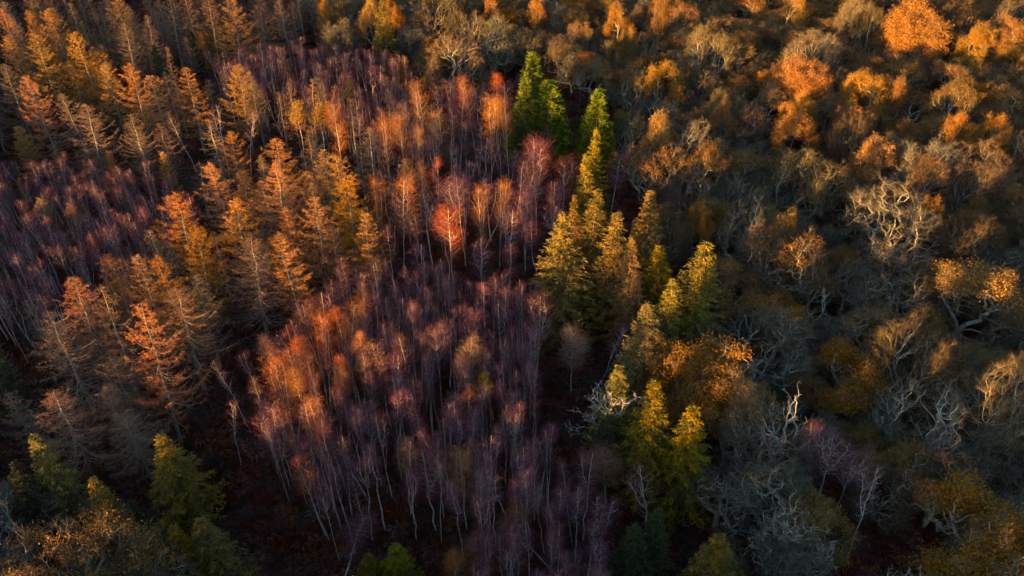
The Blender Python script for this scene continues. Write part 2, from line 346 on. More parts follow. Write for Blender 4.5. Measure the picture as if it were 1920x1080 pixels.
proto('dark_spruce', spruce(88, 20, 3.4, .05, mat='spruce_dark')); proto('young_spruce', spruce(89, 11, 1.9, .04, nb=120, dens=22, wtw=.14))
for s in range(3): proto('cypress', cypress(90 + s, 20, 3.2, shape=(.62, .55, .7)[s]))
for s in range(7):
    proto('oak', broadleaf(100 + s, 15, 5.8, alpha=(.40, .5, .62)[s % 3], twig=('oak_twig', 'oak_twig_grey')[s % 2], lobes=16 + 3 * (s % 3), N=600, shell=.6, zc=.38, rt=.019, ntw=15, tw=(.45, 1.1), lobe_s=.34))
for s in range(5): proto('leafy_oak', broadleaf(120 + s, 15.5, 5.8, leaf=44, leaf_top=.40, leafpart=.8, leafsz=.17, ntw=8, lobes=18 + s % 3, lobe_s=.25, N=520, shell=.6, alpha=.5, rt=.021))
for s in range(2): proto('dome_oak', broadleaf(127 + s, 16, 6.2, leaf=64, leafsz=.155, ntw=8, lobes=22, lobe_s=.30, N=620, shell=.35, alpha=.5, rt=.02))
for s in range(3): proto('part_leafy_oak', broadleaf(130 + s, 15, 5.8, leaf=30, leafsz=.16, ntw=14, leaf_top=.66, leafpart=.6, lobes=15, N=520, shell=.58, alpha=.5, rt=.021))
for s in range(3): proto('fan_beech', broadleaf(140 + s, 16, 5.6, alpha=.86, N=560, fork=.16, jit=.10, ntw=20, rt=.016, lobes=16, shell=.62, upw=.5, tw=(.6, 1.3), lobe_s=.4))
for s in range(4): proto('pale_oak', broadleaf(150 + s, 15, 6.2, alpha=.5, N=480, rt=.026, jit=.24, ntw=14, tw=(.5, 1.1), twig='oak_twig_grey', shell=.5, lobes=13))
for s in range(3): proto('dead_oak', snag(160 + s))
for s in range(2): proto('gnarled_oak', snag(165 + s, 14, 5.8, N=150, rt=.028, ntw=7))
# ------------------------------------------------------------------ places read off the photograph
# conifers, larches, birches: tip pixel x, y, height m, crown width m (None: as the kind), what marks it out (landmark, label)
HERO = []
def h(kind, rows):
    for r in rows:
        x, y, H, W = r[:4]; HERO.append((kind, x, y, H, W, r[4] if len(r) > 4 else None, r[5] if len(r) > 5 else None))
h('cypress', [(1030,150,21,7.6,'broad yellow-green cypress','broadest bright yellow-green cypress, front right of the tight group of three'),
 (985,147,22,6.2,'left cypress of the trio','bright yellow-green cypress at the left of the tight group of three'),
 (997,96,21,6.2,'dark green cypress behind the pair','dark green cypress with a lit tip, rear tree of the tight group of three'),
 (1122,164,21,5.2,'narrow columnar cypress','narrow columnar bright cypress right of the group of three, dark bare oaks behind'),
 (1106,195,15,4.6,None,'small shaded dark green cypress tucked against the narrow columnar cypress'),
 (1141,228,13,4.2,None,'lowest dark green cypress, at the right foot of the narrow columnar one')])
h('spruce', [(1122,240,23,5.2,'golden-tipped slim spruce','slim dark spruce with a glowing golden tip just below the narrow cypress'),
 (1103,287,22,6.0,None,'shaded olive spruce directly in front of the slim golden-tipped spruce'),
 (1060,398,25,9.0,'big golden spruce','largest golden spruce, at the left edge of the central conifer clump beside the birches'),
 (1077,366,20,5.0,None,'small dark gold spruce peeping out behind the largest golden spruce'),
 (1158,390,24,8.2,'tall twin-tipped golden spruce','tall golden spruce in the middle of the conifer clump, lit to half its height'),
 (1243,462,19,7.5,'squat golden-green spruce','squat golden-green spruce between the pale spire and the tree with the reddish shoulder'),
 (1325,457,22,9.0,'wide golden spruce','wide golden spruce at the right-hand end of the central conifer clump'),
 (1267,524,19,6.6,None,'shaded green spruce with lit tip in front of the squat golden-green spruce'),
 (1312,545,13,3.6,None,'small pointed young spruce at the foot of the wide golden spruce'),
 (1162,688,18,6.2,'spruce inside the gnarled oak','short gold-tipped spruce rising through the bleached branches of the gnarled oak'),
 (1232,714,22,7.2,'golden spruce below the gnarled oak','tall golden-topped spruce just right of the bleached gnarled oak, dark skirts below'),
 (1303,757,20,7.2,'paler golden spruce','gold-topped spruce with dark spreading skirts, right neighbour of the tallest lower spruce'),
 (1355,1003,17,7.0,None,'dim olive spruce near the bottom edge under the bare pale oaks'),
 (715,-4,22,6.4,'green top-edge spruce','tall green spruce at the top edge between russet oaks'),
 (300,811,18,7.2,'sunlit spruce in the dark hollow','full sunlit spruce standing alone above the dark hollow, gold patches on its crown'),
 (62,817,18,6.0,'dark spruce with green tip','dark spruce with faintly lit green tip near the left edge'),
 (182,897,15,5.2,'small olive spruce','ragged olive spruce between the dark spruce and the golden twiggy oak'),
 (322,985,15,5.2,None,'ragged spruce just left of the bright one at the bottom edge'),
 (374,974,15,6.2,'bright spruce at the bottom','bright yellow-green spruce at the bottom edge beside the dark hollow'),
 (686,1040,13,5.0,None,'left one of two small spruces at the bottom edge below the birches'),
 (737,1022,14,5.6,'pair of little spruces','right and taller one of two small spruces at the bottom edge below the birches'),
])
h('pale_spruce', [(1115,354,22,6.8,'orange half-lit spruce','orange spruce lit on one half only, behind the largest golden spruce'),
 (1225,356,23,7.2,'solitary golden spruce','golden spruce standing apart at the upper right of the conifer clump'),
 (1190,445,22,5.4,'pale spire','slender pale orange spruce spire right of the tall twin-tipped golden spruce'),
 (1193,408,16,3.6,None,'thin orange conifer tip between the tall golden spruce and the solitary one'),
 (1220,562,22,7.4,'orange-headed spruce','spruce with orange head and grey-green skirts at the front of the conifer clump'),
 (1193,518,18,4.6,None,'dim grey-green spruce between the pale spire and the orange-headed spruce')])
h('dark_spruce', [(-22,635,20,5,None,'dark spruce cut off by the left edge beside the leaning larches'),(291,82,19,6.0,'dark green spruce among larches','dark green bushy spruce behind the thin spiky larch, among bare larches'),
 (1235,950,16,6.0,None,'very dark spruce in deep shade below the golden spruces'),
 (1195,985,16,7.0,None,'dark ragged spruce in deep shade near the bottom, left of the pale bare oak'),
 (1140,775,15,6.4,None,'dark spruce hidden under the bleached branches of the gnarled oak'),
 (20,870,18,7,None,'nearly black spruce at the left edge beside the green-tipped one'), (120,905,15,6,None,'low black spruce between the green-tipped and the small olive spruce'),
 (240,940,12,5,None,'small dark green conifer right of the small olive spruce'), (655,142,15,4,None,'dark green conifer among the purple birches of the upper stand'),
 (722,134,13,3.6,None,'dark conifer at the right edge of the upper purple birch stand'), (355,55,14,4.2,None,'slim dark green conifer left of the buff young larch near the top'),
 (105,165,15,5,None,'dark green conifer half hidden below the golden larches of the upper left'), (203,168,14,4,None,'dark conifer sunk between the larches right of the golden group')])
h('young_spruce', [(417,33,12,4.2,'small bright green fir','small bright green spruce at the upper edge of the purple birch stand'),
 (388,50,11,3.8,None,'small green spruce just left of the small bright green fir'), (493,38,12,4.0,None,'small yellow-green spruce right of the small bright green fir'),
 (505,48,11,4.2,None,'dark green bushy young spruce beside the yellow-green one near the top'), (705,62,11,3.0,None,'small green spruce at the foot of the spruce on the top edge'),
 (548,52,8,2.6,None,'tiny dark green spruce at the top of the purple birch stand')])
h('young_golden_larch', [(205,284,13,4.0,'yellow-green young larch','yellow-green young larch standing alone in the left purple birch stand'),
 (30,234,14,6.0,'golden bushy larch','golden bushy young larch at the left edge above the purple birches'), (268,392,10,2.6,None,'tiny yellowish larch among the lower trunks of the left birch stand'),
 (33,336,12,3.0,None,'dull yellow young larch near the left edge inside the purple birches'), (300,285,13,4.2,None,'olive-buff young larch right of the yellow-green one'),
 (372,58,13,4.4,None,'buff-yellow young larch at the upper edge of the purple birch stand'), (463,55,11,3.6,None,'buff young larch beside the small spruces near the top'),
 (758,104,12,4.2,'gold young larch at the oak edge','golden-brown young larch where the upper purple birches meet the bare oaks')])
h('young_larch', [(738,145,14,4.8,None,'soft brown young larch in front of the gold one at the oak edge'), (543,110,15,5.4,None,'brown conical young larch in the middle of the upper purple birches'),
 (135,384,15,5.4,'buff larch in the birches','buff conical larch standing within the left purple birch stand'), (72,374,15,5.6,None,'grey-brown larch left of the buff one within the left birch stand'),
 (672,172,11,3,None,'small brown young larch right of the flat-topped larch'), (1000,110,9,3,None,'tiny brown conifer behind the green cypress trio')])
h('golden_larch', [(95,14,24,7.6,'golden spire','tall golden larch spire, highest of the bright group at the upper left'),
 (62,64,21,7.4,'yellow-gold larch','yellow-gold larch with glowing trunk in front of the golden spire'),
 (145,58,22,7.0,'second golden spire','golden larch with ragged side branches, right of the golden spire'), (218,-6,22,9.0,'golden larch at the top edge','dark-gold dense larch cut by the top edge above the dark gap'),
 (176,94,20,8.0,'glowing larch cluster','bright orange-gold larch at the right end of the glowing group'), (132,112,18,6.2,None,'low bright golden larch with a lit trunk, front of the glowing group'),
 (440,119,20,8.2,'golden-headed larch','golden-headed larch standing alone below the upper purple birch stand'), (604,280,20,6.0,None,'gold larch just behind the brightest orange larch, left side'),
 (635,291,21,7.0,None,'gold larch just behind the brightest orange larch, right side'), (645,328,23,8.4,'brightest orange larch','brightest orange larch, full and broad, at the centre left'),
 (355,426,22,6.4,'ragged golden larch','ragged golden larch with stacked side clumps and bare hooked branches'), (762,296,16,5.6,'round orange crown','round orange larch crown above the two red-topped birches'),
 (16,68,20,7.0,None,'gold-brown larch at the left edge beside the yellow-gold one'), (190,118,19,6,None,'golden-brown larch tucked behind the glowing cluster')])
h('thin_larch', [(309,88,21,3.8,'thin spiky larch','thin spiky gold-tipped larch in front of the dark green spruce'), (655,181,19,5.6,'flat-topped larch','bare larch with small flat orange top beside the white birch'),
 (690,246,20,6.8,'spiky orange larch','spiky orange larch with wide bare side branches left of the red birches'), (725,166,18,4.0,'split-tipped larch','thin larch with orange spike in front of the purple birches'),
 (570,148,20,5.0,'star-tipped larch','larch with star-shaped orange tip at the edge of the upper birch stand'), (597,142,20,4.6,None,'orange-tipped larch just right of the star-tipped one'),
 (543,153,19,4.0,None,'small orange spike of a larch left of the star-tipped one'), (520,170,17,4.0,None,'lowest orange larch tip, furthest left of the star-tipped group'),
 (395,224,18,6.0,None,'larch with thin yellow spike left of the two bare birches'), (185,548,23,6.4,'small-headed leaning larch','leaning larch with a small ragged orange head and dark bare trunk'),
 (578,246,20,6.4,None,'orange star-shaped larch left of the spiky orange larch'), (400,430,17,3.6,None,'small orange-headed larch right of the ragged golden larch')])
h('larch', [(252,582,25,7.6,'sunlit leaning larch','sunlit leaning larch with its whole trunk glowing orange at the lower left'),
 (325,538,24,9.4,'big dim larch behind the sunlit one','large dim pinkish-brown larch right behind the sunlit leaning larch'), (95,584,23,8.6,'left larch with orange shoulders','leaning larch with orange upper branches near the left edge'),
 (130,524,21,9.0,None,'grey bare larch behind the one with orange shoulders'), (205,670,20,7.8,'fuzzy brown larch','fuzzy dim brown larch between the two leaning lit larches'),
 (105,735,19,8.8,'lowest left larch','lowest bare larch at the left with a faint orange tip above dark ground'), (190,725,18,8.0,None,'dim larch right of the lowest left larch'), (232,770,17,7.4,None,'dim lowest larch beneath the sunlit leaning larch trunk'),
 (305,478,22,7.4,'slim orange larch','slim orange-lit larch left of the ragged golden larch'), (262,480,19,6.6,None,'dull larch immediately left of the slim orange larch'), (205,470,19,7.4,'flat orange-headed larch','grey larch with flat orange head at the edge of the left birches'),
 (290,428,20,7.6,None,'grey-brown unlit larch behind the slim orange larch'), (325,362,21,8.0,'fan-topped orange larch','larch with fan-like orange top above the left birch stand'),
 (440,375,23,9.6,'wide-armed orange larch','orange larch with wide arms, directly above the large grey larch'), (455,440,22,9.6,'large grey larch','large grey larch with pale bare branches and faint orange tip'),
 (405,300,20,7.6,'pink-orange larch','pink-orange larch above and left of the wide-armed one'), (450,312,18,6.4,None,'soft orange larch just right of the pink-orange one'), (515,258,22,8.4,'upper layered larch','upper of two layered orange-topped larches with long bare arms'),
 (510,302,22,8.6,'lower layered larch','lower of two layered larches, long bare arms and dark trunk'), (540,388,20,6.6,'small bright orange larch','small bright orange larch above the bright orange spire'), (587,378,22,7.4,'orange larch with drooping side','bright orange larch with its right side drooping, below the brightest one'),
 (535,440,21,7.0,'bright orange spire','bright orange larch spire with one long arm to the left'), (565,318,18,5.6,None,'dull orange larch left of the brightest orange larch'), (590,345,18,5.4,None,'orange-brown larch at the left foot of the brightest orange larch'),
 (345,125,20,8.4,'broad orange larch','broad orange-topped larch right of the thin spiky larch'), (240,120,20,6.8,None,'orange-crowned larch right of the glowing cluster'), (285,140,19,7.4,'round-topped larch','round-topped orange larch between the thin spiky one and the glowing cluster'),
 (470,138,18,6.6,None,'orange-brown larch overlapping the golden-headed larch on its right'), (52,145,21,7.4,'red-orange larch','red-orange larch below the yellow-gold larch near the left edge'), (128,172,18,6.6,None,'larch with faint orange tip behind the layered pale one'),
 (150,195,20,8.8,'pale layered larch','pale layered larch with an orange spike and wide bare branches'), (247,215,19,8.0,'spike-tipped brown larch','brown larch with orange spike tip, wide and bare below'), (300,230,18,6.6,None,'bare grey larch with pale tip right of the spike-tipped brown larch'),
 (425,240,18,6.0,None,'larch with short orange spike left of the upper layered larch'), (50,18,22,6.2,None,'orange-tipped larch just left of the golden spire'), (63,18,21,6.0,None,'dull larch tip pressed against the left side of the golden spire'),
 (2,14,21,7.0,None,'larch with dull gold tip cut by the left edge near the top'), (35,43,20,6.4,None,'gold-brown larch between the left edge and the yellow-gold larch'), (310,-8,22,9.0,'tall larch at the top','tall bare larch with long visible trunk at the top edge'),
 (268,28,19,7.6,None,'brown larch right of the dark-gold one at the top'), (350,-14,22,7.4,None,'bare larch at the top edge with a long dark trunk, left of the small firs'), (385,-6,22,8,None,'wide bare larch at the top edge above the small firs'),
 (430,-8,22,8.4,None,'gold-tipped larch at the top edge right above the small bright green fir'), (528,0,19,8,None,'brown drooping larch at the top edge left of the dark gap'), (480,0,19,8,None,'golden-brown larch at the top edge above the buff young larch'),
 (225,45,19,7,None,'brown larch in front of the dark-gold larch at the top'), (5,120,20,7,None,'bright orange larch fragment at the left edge below the gold-brown one'), (680,403,18,6.2,'orange crown over white stems','orange crowned tree with white lower stems right of the drooping larch'),
 (495,335,17,6,None,'unlit brown larch between the lower layered larch and the small bright orange one'), (365,520,20,7,None,'dim larch with bare drooping branches right of the slim orange larch'), (620,420,17,6,None,'brown unlit larch under the drooping orange larch')])
h('wide_birch', [(795,160,19,5.4,'leftmost red birch of the upper stand','tall red-crowned birch at the left of the upper red stand'), (855,176,20,6.6,'fan-shaped red birch','fan-shaped red birch with white limbs in the upper red stand'),
 (893,150,20,4.6,'round red birch','round red-orange birch crown at the back of the upper red stand'), (920,184,20,5.0,None,'red birch with white trunk right of the fan-shaped one'), (955,193,18,4.4,None,'red-topped birch pressed against the green cypress trio'),
 (815,215,17,5.6,'orange bushy birch','orange bushy birch with many upright stems, front of the upper red stand'), (870,225,16,5.0,None,'dim orange birch right of the orange bushy birch'), (750,214,19,5.4,'flat-topped red birch','flat-topped red birch with several white stems'),
 (720,225,18,5.2,None,'red birch leaning left, beside the flat-topped red birch'), (776,237,17,3.6,None,'small round red birch crown right of the flat-topped red birch'), (625,194,19,5.6,'white forked birch','white forked birch with small red crown beside the flat-topped larch'),
 (701,330,18,4.8,'left red-topped birch','left one of two red-topped birches under the round orange crown'), (738,332,20,6.2,'red clustered birch','red clustered birch with stout white forking trunk'), (1000,262,21,7.0,'birch with glowing tip','broad purple birch with a glowing red tip, below the green cypress trio'),
 (866,335,20,7.0,'broad red birch','broad red-tinted birch with many ascending white limbs in the middle'), (840,382,19,6.6,'white-limbed birch','birch with bright white spreading limbs, front left of the broad red birch'), (1010,300,18,6.0,None,'purple birch with faint red side right of the one with a glowing tip'),
 (955,385,19,6.0,'pale slender birch','pale birch with slender white limbs right of the broad red birch'), (985,372,18,5.6,None,'purple birch close behind the pale slender one'), (1060,300,17,6.0,None,'round purple birch at the left foot of the green-tipped spruces'),
 (1040,345,16,5.0,None,'purple birch just left of the small dark gold spruce'), (900,345,18,4.4,None,'birch with pale antler-like limbs right of the broad red birch'), (935,338,18,3.8,None,'thin red-topped birch between the broad red and the pale slender birch'),
 (1010,556,18,5.4,'broad brown birch','brown round-crowned birch with white trunk at the right edge of the central stand'), (805,850,16,6.2,'broad birch at the stand front','broad red-purple birch with thick white trunk at the front of the central stand'),
 (868,850,16.5,5.0,'glowing orange birch','glowing orange birch crown on a white trunk at the front of the central stand'), (590,598,19,4.6,None,'red-orange birch right below the flame-like group'), (545,657,18,5.4,'lower orange birch','lit orange birch at the left edge of the central stand'),
 (520,705,18,6,None,'orange birch with pale arching limbs at the left edge of the central stand'), (625,558,19,5.4,'flame-like birch','flame-red birch crown at the upper left corner of the central stand'), (1575,818,15,6.4,'purple bush birch','round purple birch among the bare oaks of the lower right'),
 (1152,290,16,6,'purple birch by the gap','purple birch right of the golden-tipped slim spruce, beside the dark gap'), (1545,805,15,4.2,None,'slim reddish birch touching the round purple one at the lower right'), (1610,845,13,6,None,'broad purple birch crown behind the white leaning birch'),
 (820,620,18,5,None,'purple birch with pale spreading limbs in the centre of the stand'), (770,640,18,5,None,'broad pale-limbed birch in the middle of the stand'), (505,765,17,6,None,'pale multi-stemmed birch leaning out of the stand over the dark hollow')])
h('brown_birch', [(1080,601,16,5.6,'lone brown birch','lone brown birch with forked trunk over reddish bracken'), (866,638,19,4.6,'brown birch with orange tip','brown birch with a small orange tip, centre of the stand'), (715,645,18,4.6,None,'brownish birch with tiny orange patch, centre left of the stand'),
 (1150,830,13,5.6,None,'olive-brown bushy tree at the left foot of the lower spruces'), (955,955,15,4.6,None,'brown birch with an orange patch near the bottom of the stand'), (900,1000,13,3.6,None,'small reddish birch near the bottom of the stand'), (630,675,17,3.6,None,'reddish-brown birch right of the orange ones in the stand')])
h('yellow_birch', [(755,836,15,3.6,'round yellow birch','small round yellow crown on a thin stem, front of the central stand'), (900,704,16,3.6,'dull yellow birch','dull yellow round crown within the right part of the central stand'), (553,195,17,5,'golden round birch pair','left one of two golden round crowns below the star-tipped larches'), (592,198,17,5.4,None,'right one of two golden round crowns below the star-tipped larches'),
 (672,680,15,3,None,'olive-yellow small crown in the left part of the central stand')])
h('bare_birch', [(428,655,17,3,'bare leaning birch','bare white leaning birch at the left edge of the dark hollow'), (412,745,15,3,None,'forked white birch leaning over the dark hollow, lowest of the bare ones'), (8,520,18,4,None,'white forked birch trunk leaning at the left edge'), (1650,895,17,5,'white leaning birch','white-barked birch leaning right, nearly bare, in the dark lower right'),
 (595,905,13,3,None,'thin white birch leaning at the dark front corner of the stand'), (335,192,18,5,None,'bare pale birch between the broad orange larch and the spike-tipped brown one'), (400,205,17,4.5,None,'bare pale forked birch right below the broad orange larch'), (440,212,17,4.5,None,'bare pale birch under the golden-headed larch'), (1235,905,14,6,None,'pale bare fan-shaped birch in deep shade below the golden spruces'), (1140,605,12,4,None,'thin bare birch in the shade left of the orange-headed spruce')])
h('birch', [(578,560,20,3.2,None,'narrow orange birch, leftmost of the flame-like group'), (602,553,20,3.4,None,'yellow-orange birch in the middle of the flame-like group'), (640,566,19,3.4,None,'red birch at the right side of the flame-like group'), (490,646,18,3.4,None,'slim red-topped birch at the far left of the central stand'), (585,660,18,3.0,None,'small bright orange birch crown beside the lower orange birch'),
 (628,672,17,3,None,'small bright red birch crown right of the lower orange ones'), (682,625,19,3,'small red-tipped birch','thin birch with a small bright red tip, upper left of the stand'), (550,692,18,3.6,None,'orange birch directly below the lower orange birch'), (572,632,18,3,None,'thin orange birch between the flame-like group and the lower orange birch'), (590,735,18,3.4,None,'red-orange birch low on the left edge of the stand'),
 (592,788,18,3.8,'slanting orange birch','bright orange birch crown with slanting white stem, lowest on the left edge'), (580,858,16,3.4,None,'red birch crown with white stem below the slanting orange one'), (543,628,18,3,None,'dull red birch behind the lower orange birch'), (850,1040,13,3.6,'little red birch','little red-orange birch near the bottom edge in the dark'), (905,985,14,3.2,None,'dim purple birch near the bottom edge right of the glowing orange one'),
 (820,298,19,3.2,None,'slim orange-red birch right of the round orange crown'), (795,300,19,3.2,None,'slim red birch touching the right side of the round orange crown'), (850,300,18,3.6,None,'dim red birch behind the broad red birch'), (935,140,19,3.6,None,'small orange birch crown at the back edge below the bare oaks'), (700,840,17,3.4,None,'dim purple birch left of the round yellow one'),
 (1105,870,16,3.8,None,'dim purple birch at the right edge of the stand beside the spruces'), (1130,940,15,4,None,'dark purple birch at the lower right corner of the stand'), (1000,895,17,4,None,'purple birch in the front right of the central stand'), (600,1040,12,5,None,'dim red birch at the bottom edge left of the two little spruces'), (870,735,18,3.4,None,'reddish birch with small orange patch, centre right of the stand')])
# broad crowns: centre pixel of the crown, height m, crown width m
OAK = []
def k(kind, rows):
    for r in rows:
        x, y, H, W = r[:4]; OAK.append((kind, x, y, H, W, r[4] if len(r) > 4 else None, r[5] if len(r) > 5 else None))
k('dome_oak', [(1732,34,22,17,'huge golden oak','huge golden dome-shaped oak at the top edge'), (1503,132,18,13,'bright orange oak','bright orange leafy oak in front of the pale fan-shaped tree'), (1325,690,19,14,'glowing oak right of the spruces','glowing orange-gold oak with pale limbs, right of the lower spruces')])
k('leafy_oak', [(1628,165,17,11,'orange oak in the upper right','orange leafy oak left of the dark gap below the golden dome'),
 (1668,168,16,7,None,'small orange oak attached to the right of a larger orange one'), (1835,68,17,10,'upper-right orange oak','orange leafy oak right of the golden dome'), (1892,52,17,11,None,'orange leafy oak at the upper right edge'), (1252,143,17,10,'deep orange oak','deep orange flat-topped leafy oak above the curly bare ones'),
 (1250,250,18,9,'orange oak left of the pale oak','orange-gold leafy oak top at the left edge of the oak wood'), (1500,195,16,8,None,'orange oak crown above the clustered gold one'), (1492,232,17,9,'clustered gold oak','gold oak with separate upright leaf clusters'), (1640,288,17,9,'small fiery oak','fiery orange leafy oak behind the great spreading oak'),
 (1310,405,16,5.0,'slender orange oak','slender orange leafy tree right of the solitary golden spruce'), (1590,690,14,13,'large brown oak','large dull brown leafy oak in shade, lower right'), 
 (1240,15,17,7,None,'orange leafy oak with lit upright clusters at the top edge'), (1165,28,18,8,'flame-shaped oak at the top','flame-shaped orange oak near the top centre'), (1010,12,16,6,None,'small orange oak near the top, above the green cypress trio'), (925,16,17,6.4,'small golden oak','small golden leafy oak near the top centre left'), (742,24,18,8,None,'orange oak touching the right side of the spruce on the top edge'),
 (690,20,18,7,None,'orange oak touching the left side of the spruce on the top edge'), (1490,18,17,8,None,'orange oak crown near the top, upper right part'), (1805,240,17,8,'yellow-orange oak','yellow-orange leafy oak above the fan-shaped beech'), (1865,240,16,7,None,'small yellow-orange oak cluster right of the larger one'), (1840,985,17,15,'dull brown bottom-right oak','dull brown leafy oak near the bottom right corner with gold patches'),
 (1360,205,16,5,'forked orange tree','small forked orange tree with upright clumps among bare oaks'), (1180,75,15,5.5,None,'small orange oak tuft behind the deep orange oak'), (1152,86,15,4.6,None,'smallest orange tuft left of another behind the deep orange oak'), (1440,150,14,9,None,'dull olive-brown oak left of the bright orange one'), (620,12,18,7,None,'orange oak at the top edge above the round grey bush'),
 (1740,390,16,5,None,'orange leafy tip at the right end of the great spreading oak'), (1470,430,17,6,None,'small orange leaf cluster on the shoulder of a brown oak'), (1540,975,13,9,None,'brown leafy oak in deep shade at the bottom'), (1400,75,14,9,None,'dull brown oak behind the golden fan tree')])
k('part_leafy_oak', [(1222,300,15,13,None,'brown wide oak beneath the orange-gold one at the left edge of the oak wood'), (1475,465,16,13,'patchy brown oak','patchy brown oak with orange tufts, left of the great spreading oak'), (1830,545,17,14,'spreading oak at the right edge','spreading brown oak with orange crest near the right edge'), (1600,225,15,9,None,'pale oak with orange patch between gold oaks'), (1390,100,15,9,None,'brown oak left of the bright orange one'),
 (1750,325,15,8,None,'oak with orange tufts at the left foot of the fan-shaped beech'), (1330,300,15,8,None,'grey oak with orange tufts below the forked orange tree'), (1090,60,15,8,None,'brown-topped oak near the top above the green cypresses'), (1280,25,16,8,None,'brown oak with orange crest near the top'), (1560,330,15,11,None,'olive-brown oak behind the great spreading oak'), (1190,150,14,8,None,'brown oak with orange spots right behind the narrow cypress'),
 (1400,760,17,9,'oak below the white dead tree','pale oak with orange tuft beside the white dead tree'), (1800,175,15,10,None,'olive-brown oak in the upper right above the yellow-orange one'), (1890,1030,16,10,None,'brown oak with gold leaf patches in the bottom right corner'), (1770,900,14,11,None,'olive-brown oak in deep shade, lower right')])
k('fan_beech', [(1325,92,19,13.5,'golden fan tree','golden bare fan-shaped tree with glowing limbs, upper centre right'), (1528,92,18,12,'pale fan tree','pale gold fan-shaped bare tree behind the bright orange oak'), (1830,305,18,12.5,'fan-shaped beech','fan-shaped beech with upswept branches at the right'), (1822,450,16,11,'lower fan beech','smaller fan-shaped tree below the large fan-shaped beech'),
 (1605,22,18,9,None,'golden bare fan-shaped tree at the top edge, left of the golden dome'), (1635,40,17,9.5,None,'second golden fan-shaped tree just left of the golden dome'), (1725,650,17,12,'orange-topped bare tree','bare tree with orange twiggy top and pale lower limbs'), (1895,740,17,12,'orange-brown right-edge beech','orange-brown bare tree at the right edge in the lower half'),
 (1800,20,17,12,None,'brown-gold bare tree at the top edge right of the golden dome'), (1595,255,15,8,None,'small orange-brown fan-shaped tree in front of the purple tree'), (1250,425,14,9,None,'grey fan of upright stems right of the solitary golden spruce'), (635,62,16,10,'round grey bush','rounded grey-green bare tree at the upper edge of the purple birches'), (1890,18,16,11,None,'brown bare tree in the upper right corner')])
k('part_leafy_oak', [(205,1048,18,15,'golden twiggy oak','large golden-brown twiggy oak at the bottom left'), (75,1068,17,11,None,'golden-brown oak in the bottom left corner')])
k('oak', [ (22,965,16,11,None,'grey twiggy oak at the left edge near the bottom'), (275,1062,17,10,None,'bare brown oak at the right side of the golden twiggy one'), (820,8,21,13,'golden bare oak at the top','golden bare oak with glowing limbs at the top edge'),
 (885,38,17,9,'small gold-topped oak','bare oak with gold-lit limbs right of the golden bare oak at the top'), (928,66,16,9,None,'bare oak with gold crest directly below the small golden leafy one'), (1305,262,16,11,None,'pale curly bare oak right of the orange-gold one'), (1510,318,17,11,'pale curly oak','pale curly bare oak left of the small fiery oak'), (1755,285,18,11,None,'bare gold-lit oak just left of the fan-shaped beech'),
 (1440,820,16,13,'grey-green oak','grey-green twiggy oak below the white dead tree'), (850,98,17,14,'broad bare oak','broad bare grey oak above the upper red birches'), (1900,262,16,9,None,'bare brown oak at the right edge beside the fan-shaped beech'), (780,62,15,11,None,'brown bare oak left of the broad bare oak'), (1180,232,14,8,None,'dark curly bare oak with hooked limbs at the edge of the dark gap')])
k('pale_oak', [(1660,400,19,18,'great spreading oak','great spreading bare oak with long pale limbs and orange-lit top'), (1425,615,17,16,'pale lichen oak','pale bare lichen-covered oak right of the conifer clump'), (1680,535,16,13,'pale twisted oak','pale twisted bare oak in the dark right-hand part'), (1440,935,15,14,'tangled bare oak','tangled pale bare oak low down, left of the purple bush birch'), (1360,900,13,10,None,'dim bare oak right of the lower golden spruces'),
 (1400,355,15,10,None,'pale bare oak behind the patchy brown oak'), (1395,420,15,8,None,'pale bare oak with orange-tinted tips left of the patchy brown one'), (1750,770,14,12,None,'pale greenish bare oak in shade below the orange-topped bare tree'), (1505,1030,13,8,None,'pale crooked bare oak at the bottom, right of the white antlers'), (1900,480,15,9,None,'bare oak at the right edge above the spreading brown oak'), (1790,190,14,8,None,'bare forked grey tree in the upper right'), (1770,185,13,7,None,'pale multi-stemmed bare tree in the upper right beneath the dark gap')])
k('gnarled_oak', [(1145,778,20,12.5,'bleached gnarled oak','bleached gnarled oak with twisted white branches over a small spruce'), (1190,665,15,7,None,'bleached bare tree just behind the gnarled oak'), (1490,1010,14,10,None,'half-dead pale oak around the white antler branches at the bottom')])
k('dead_oak', [(1480,738,20,9.0,'white dead tree','white dead tree with antler-like branches, right of the glowing oak'), (1475,975,17,8,'white antler branches','dead white antler branches over a tangle near the bottom'), (1702,1072,15,6,None,'dead white branch tips at the bottom edge'), (1175,240,12,4,None,'small white dead stump branch in the dark gap'), (1535,560,9,4,None,'crooked dark dead trunk in the reddish hollow')])

# zones of the wood, as outlines of the canopy in the photograph
def inside(poly, x, y):
    c = False; n = len(poly)
    for i in range(n):
        x1, y1 = poly[i]; x2, y2 = poly[(i + 1) % n]
        if (y1 > y) != (y2 > y) and x < (x2 - x1) * (y - y1) / (y2 - y1) + x1: c = not c
    return c
Z_CENTRE = [(455,640),(560,575),(640,505),(720,468),(860,488),(1000,505),(1012,600),(1005,700),(1015,780),(1060,835),(1105,880),(1150,960),(1140,1090),(880,1090),(890,960),(840,890),(700,880),(600,900),(530,820),(460,760)]
Z_UPRED = [(775,165),(900,140),(960,150),(958,260),(1080,290),(1085,370),(1010,495),(860,480),(700,462),(650,450),(690,340),(690,250)]
Z_LEFT = [(-60,285),(60,292),(230,296),(330,330),(372,400),(300,440),(250,475),(150,505),(50,560),(-60,560)]
Z_UPTOP = [(385,95),(560,68),(690,85),(765,105),(790,165),(700,240),(640,195),(520,165),(400,150)]
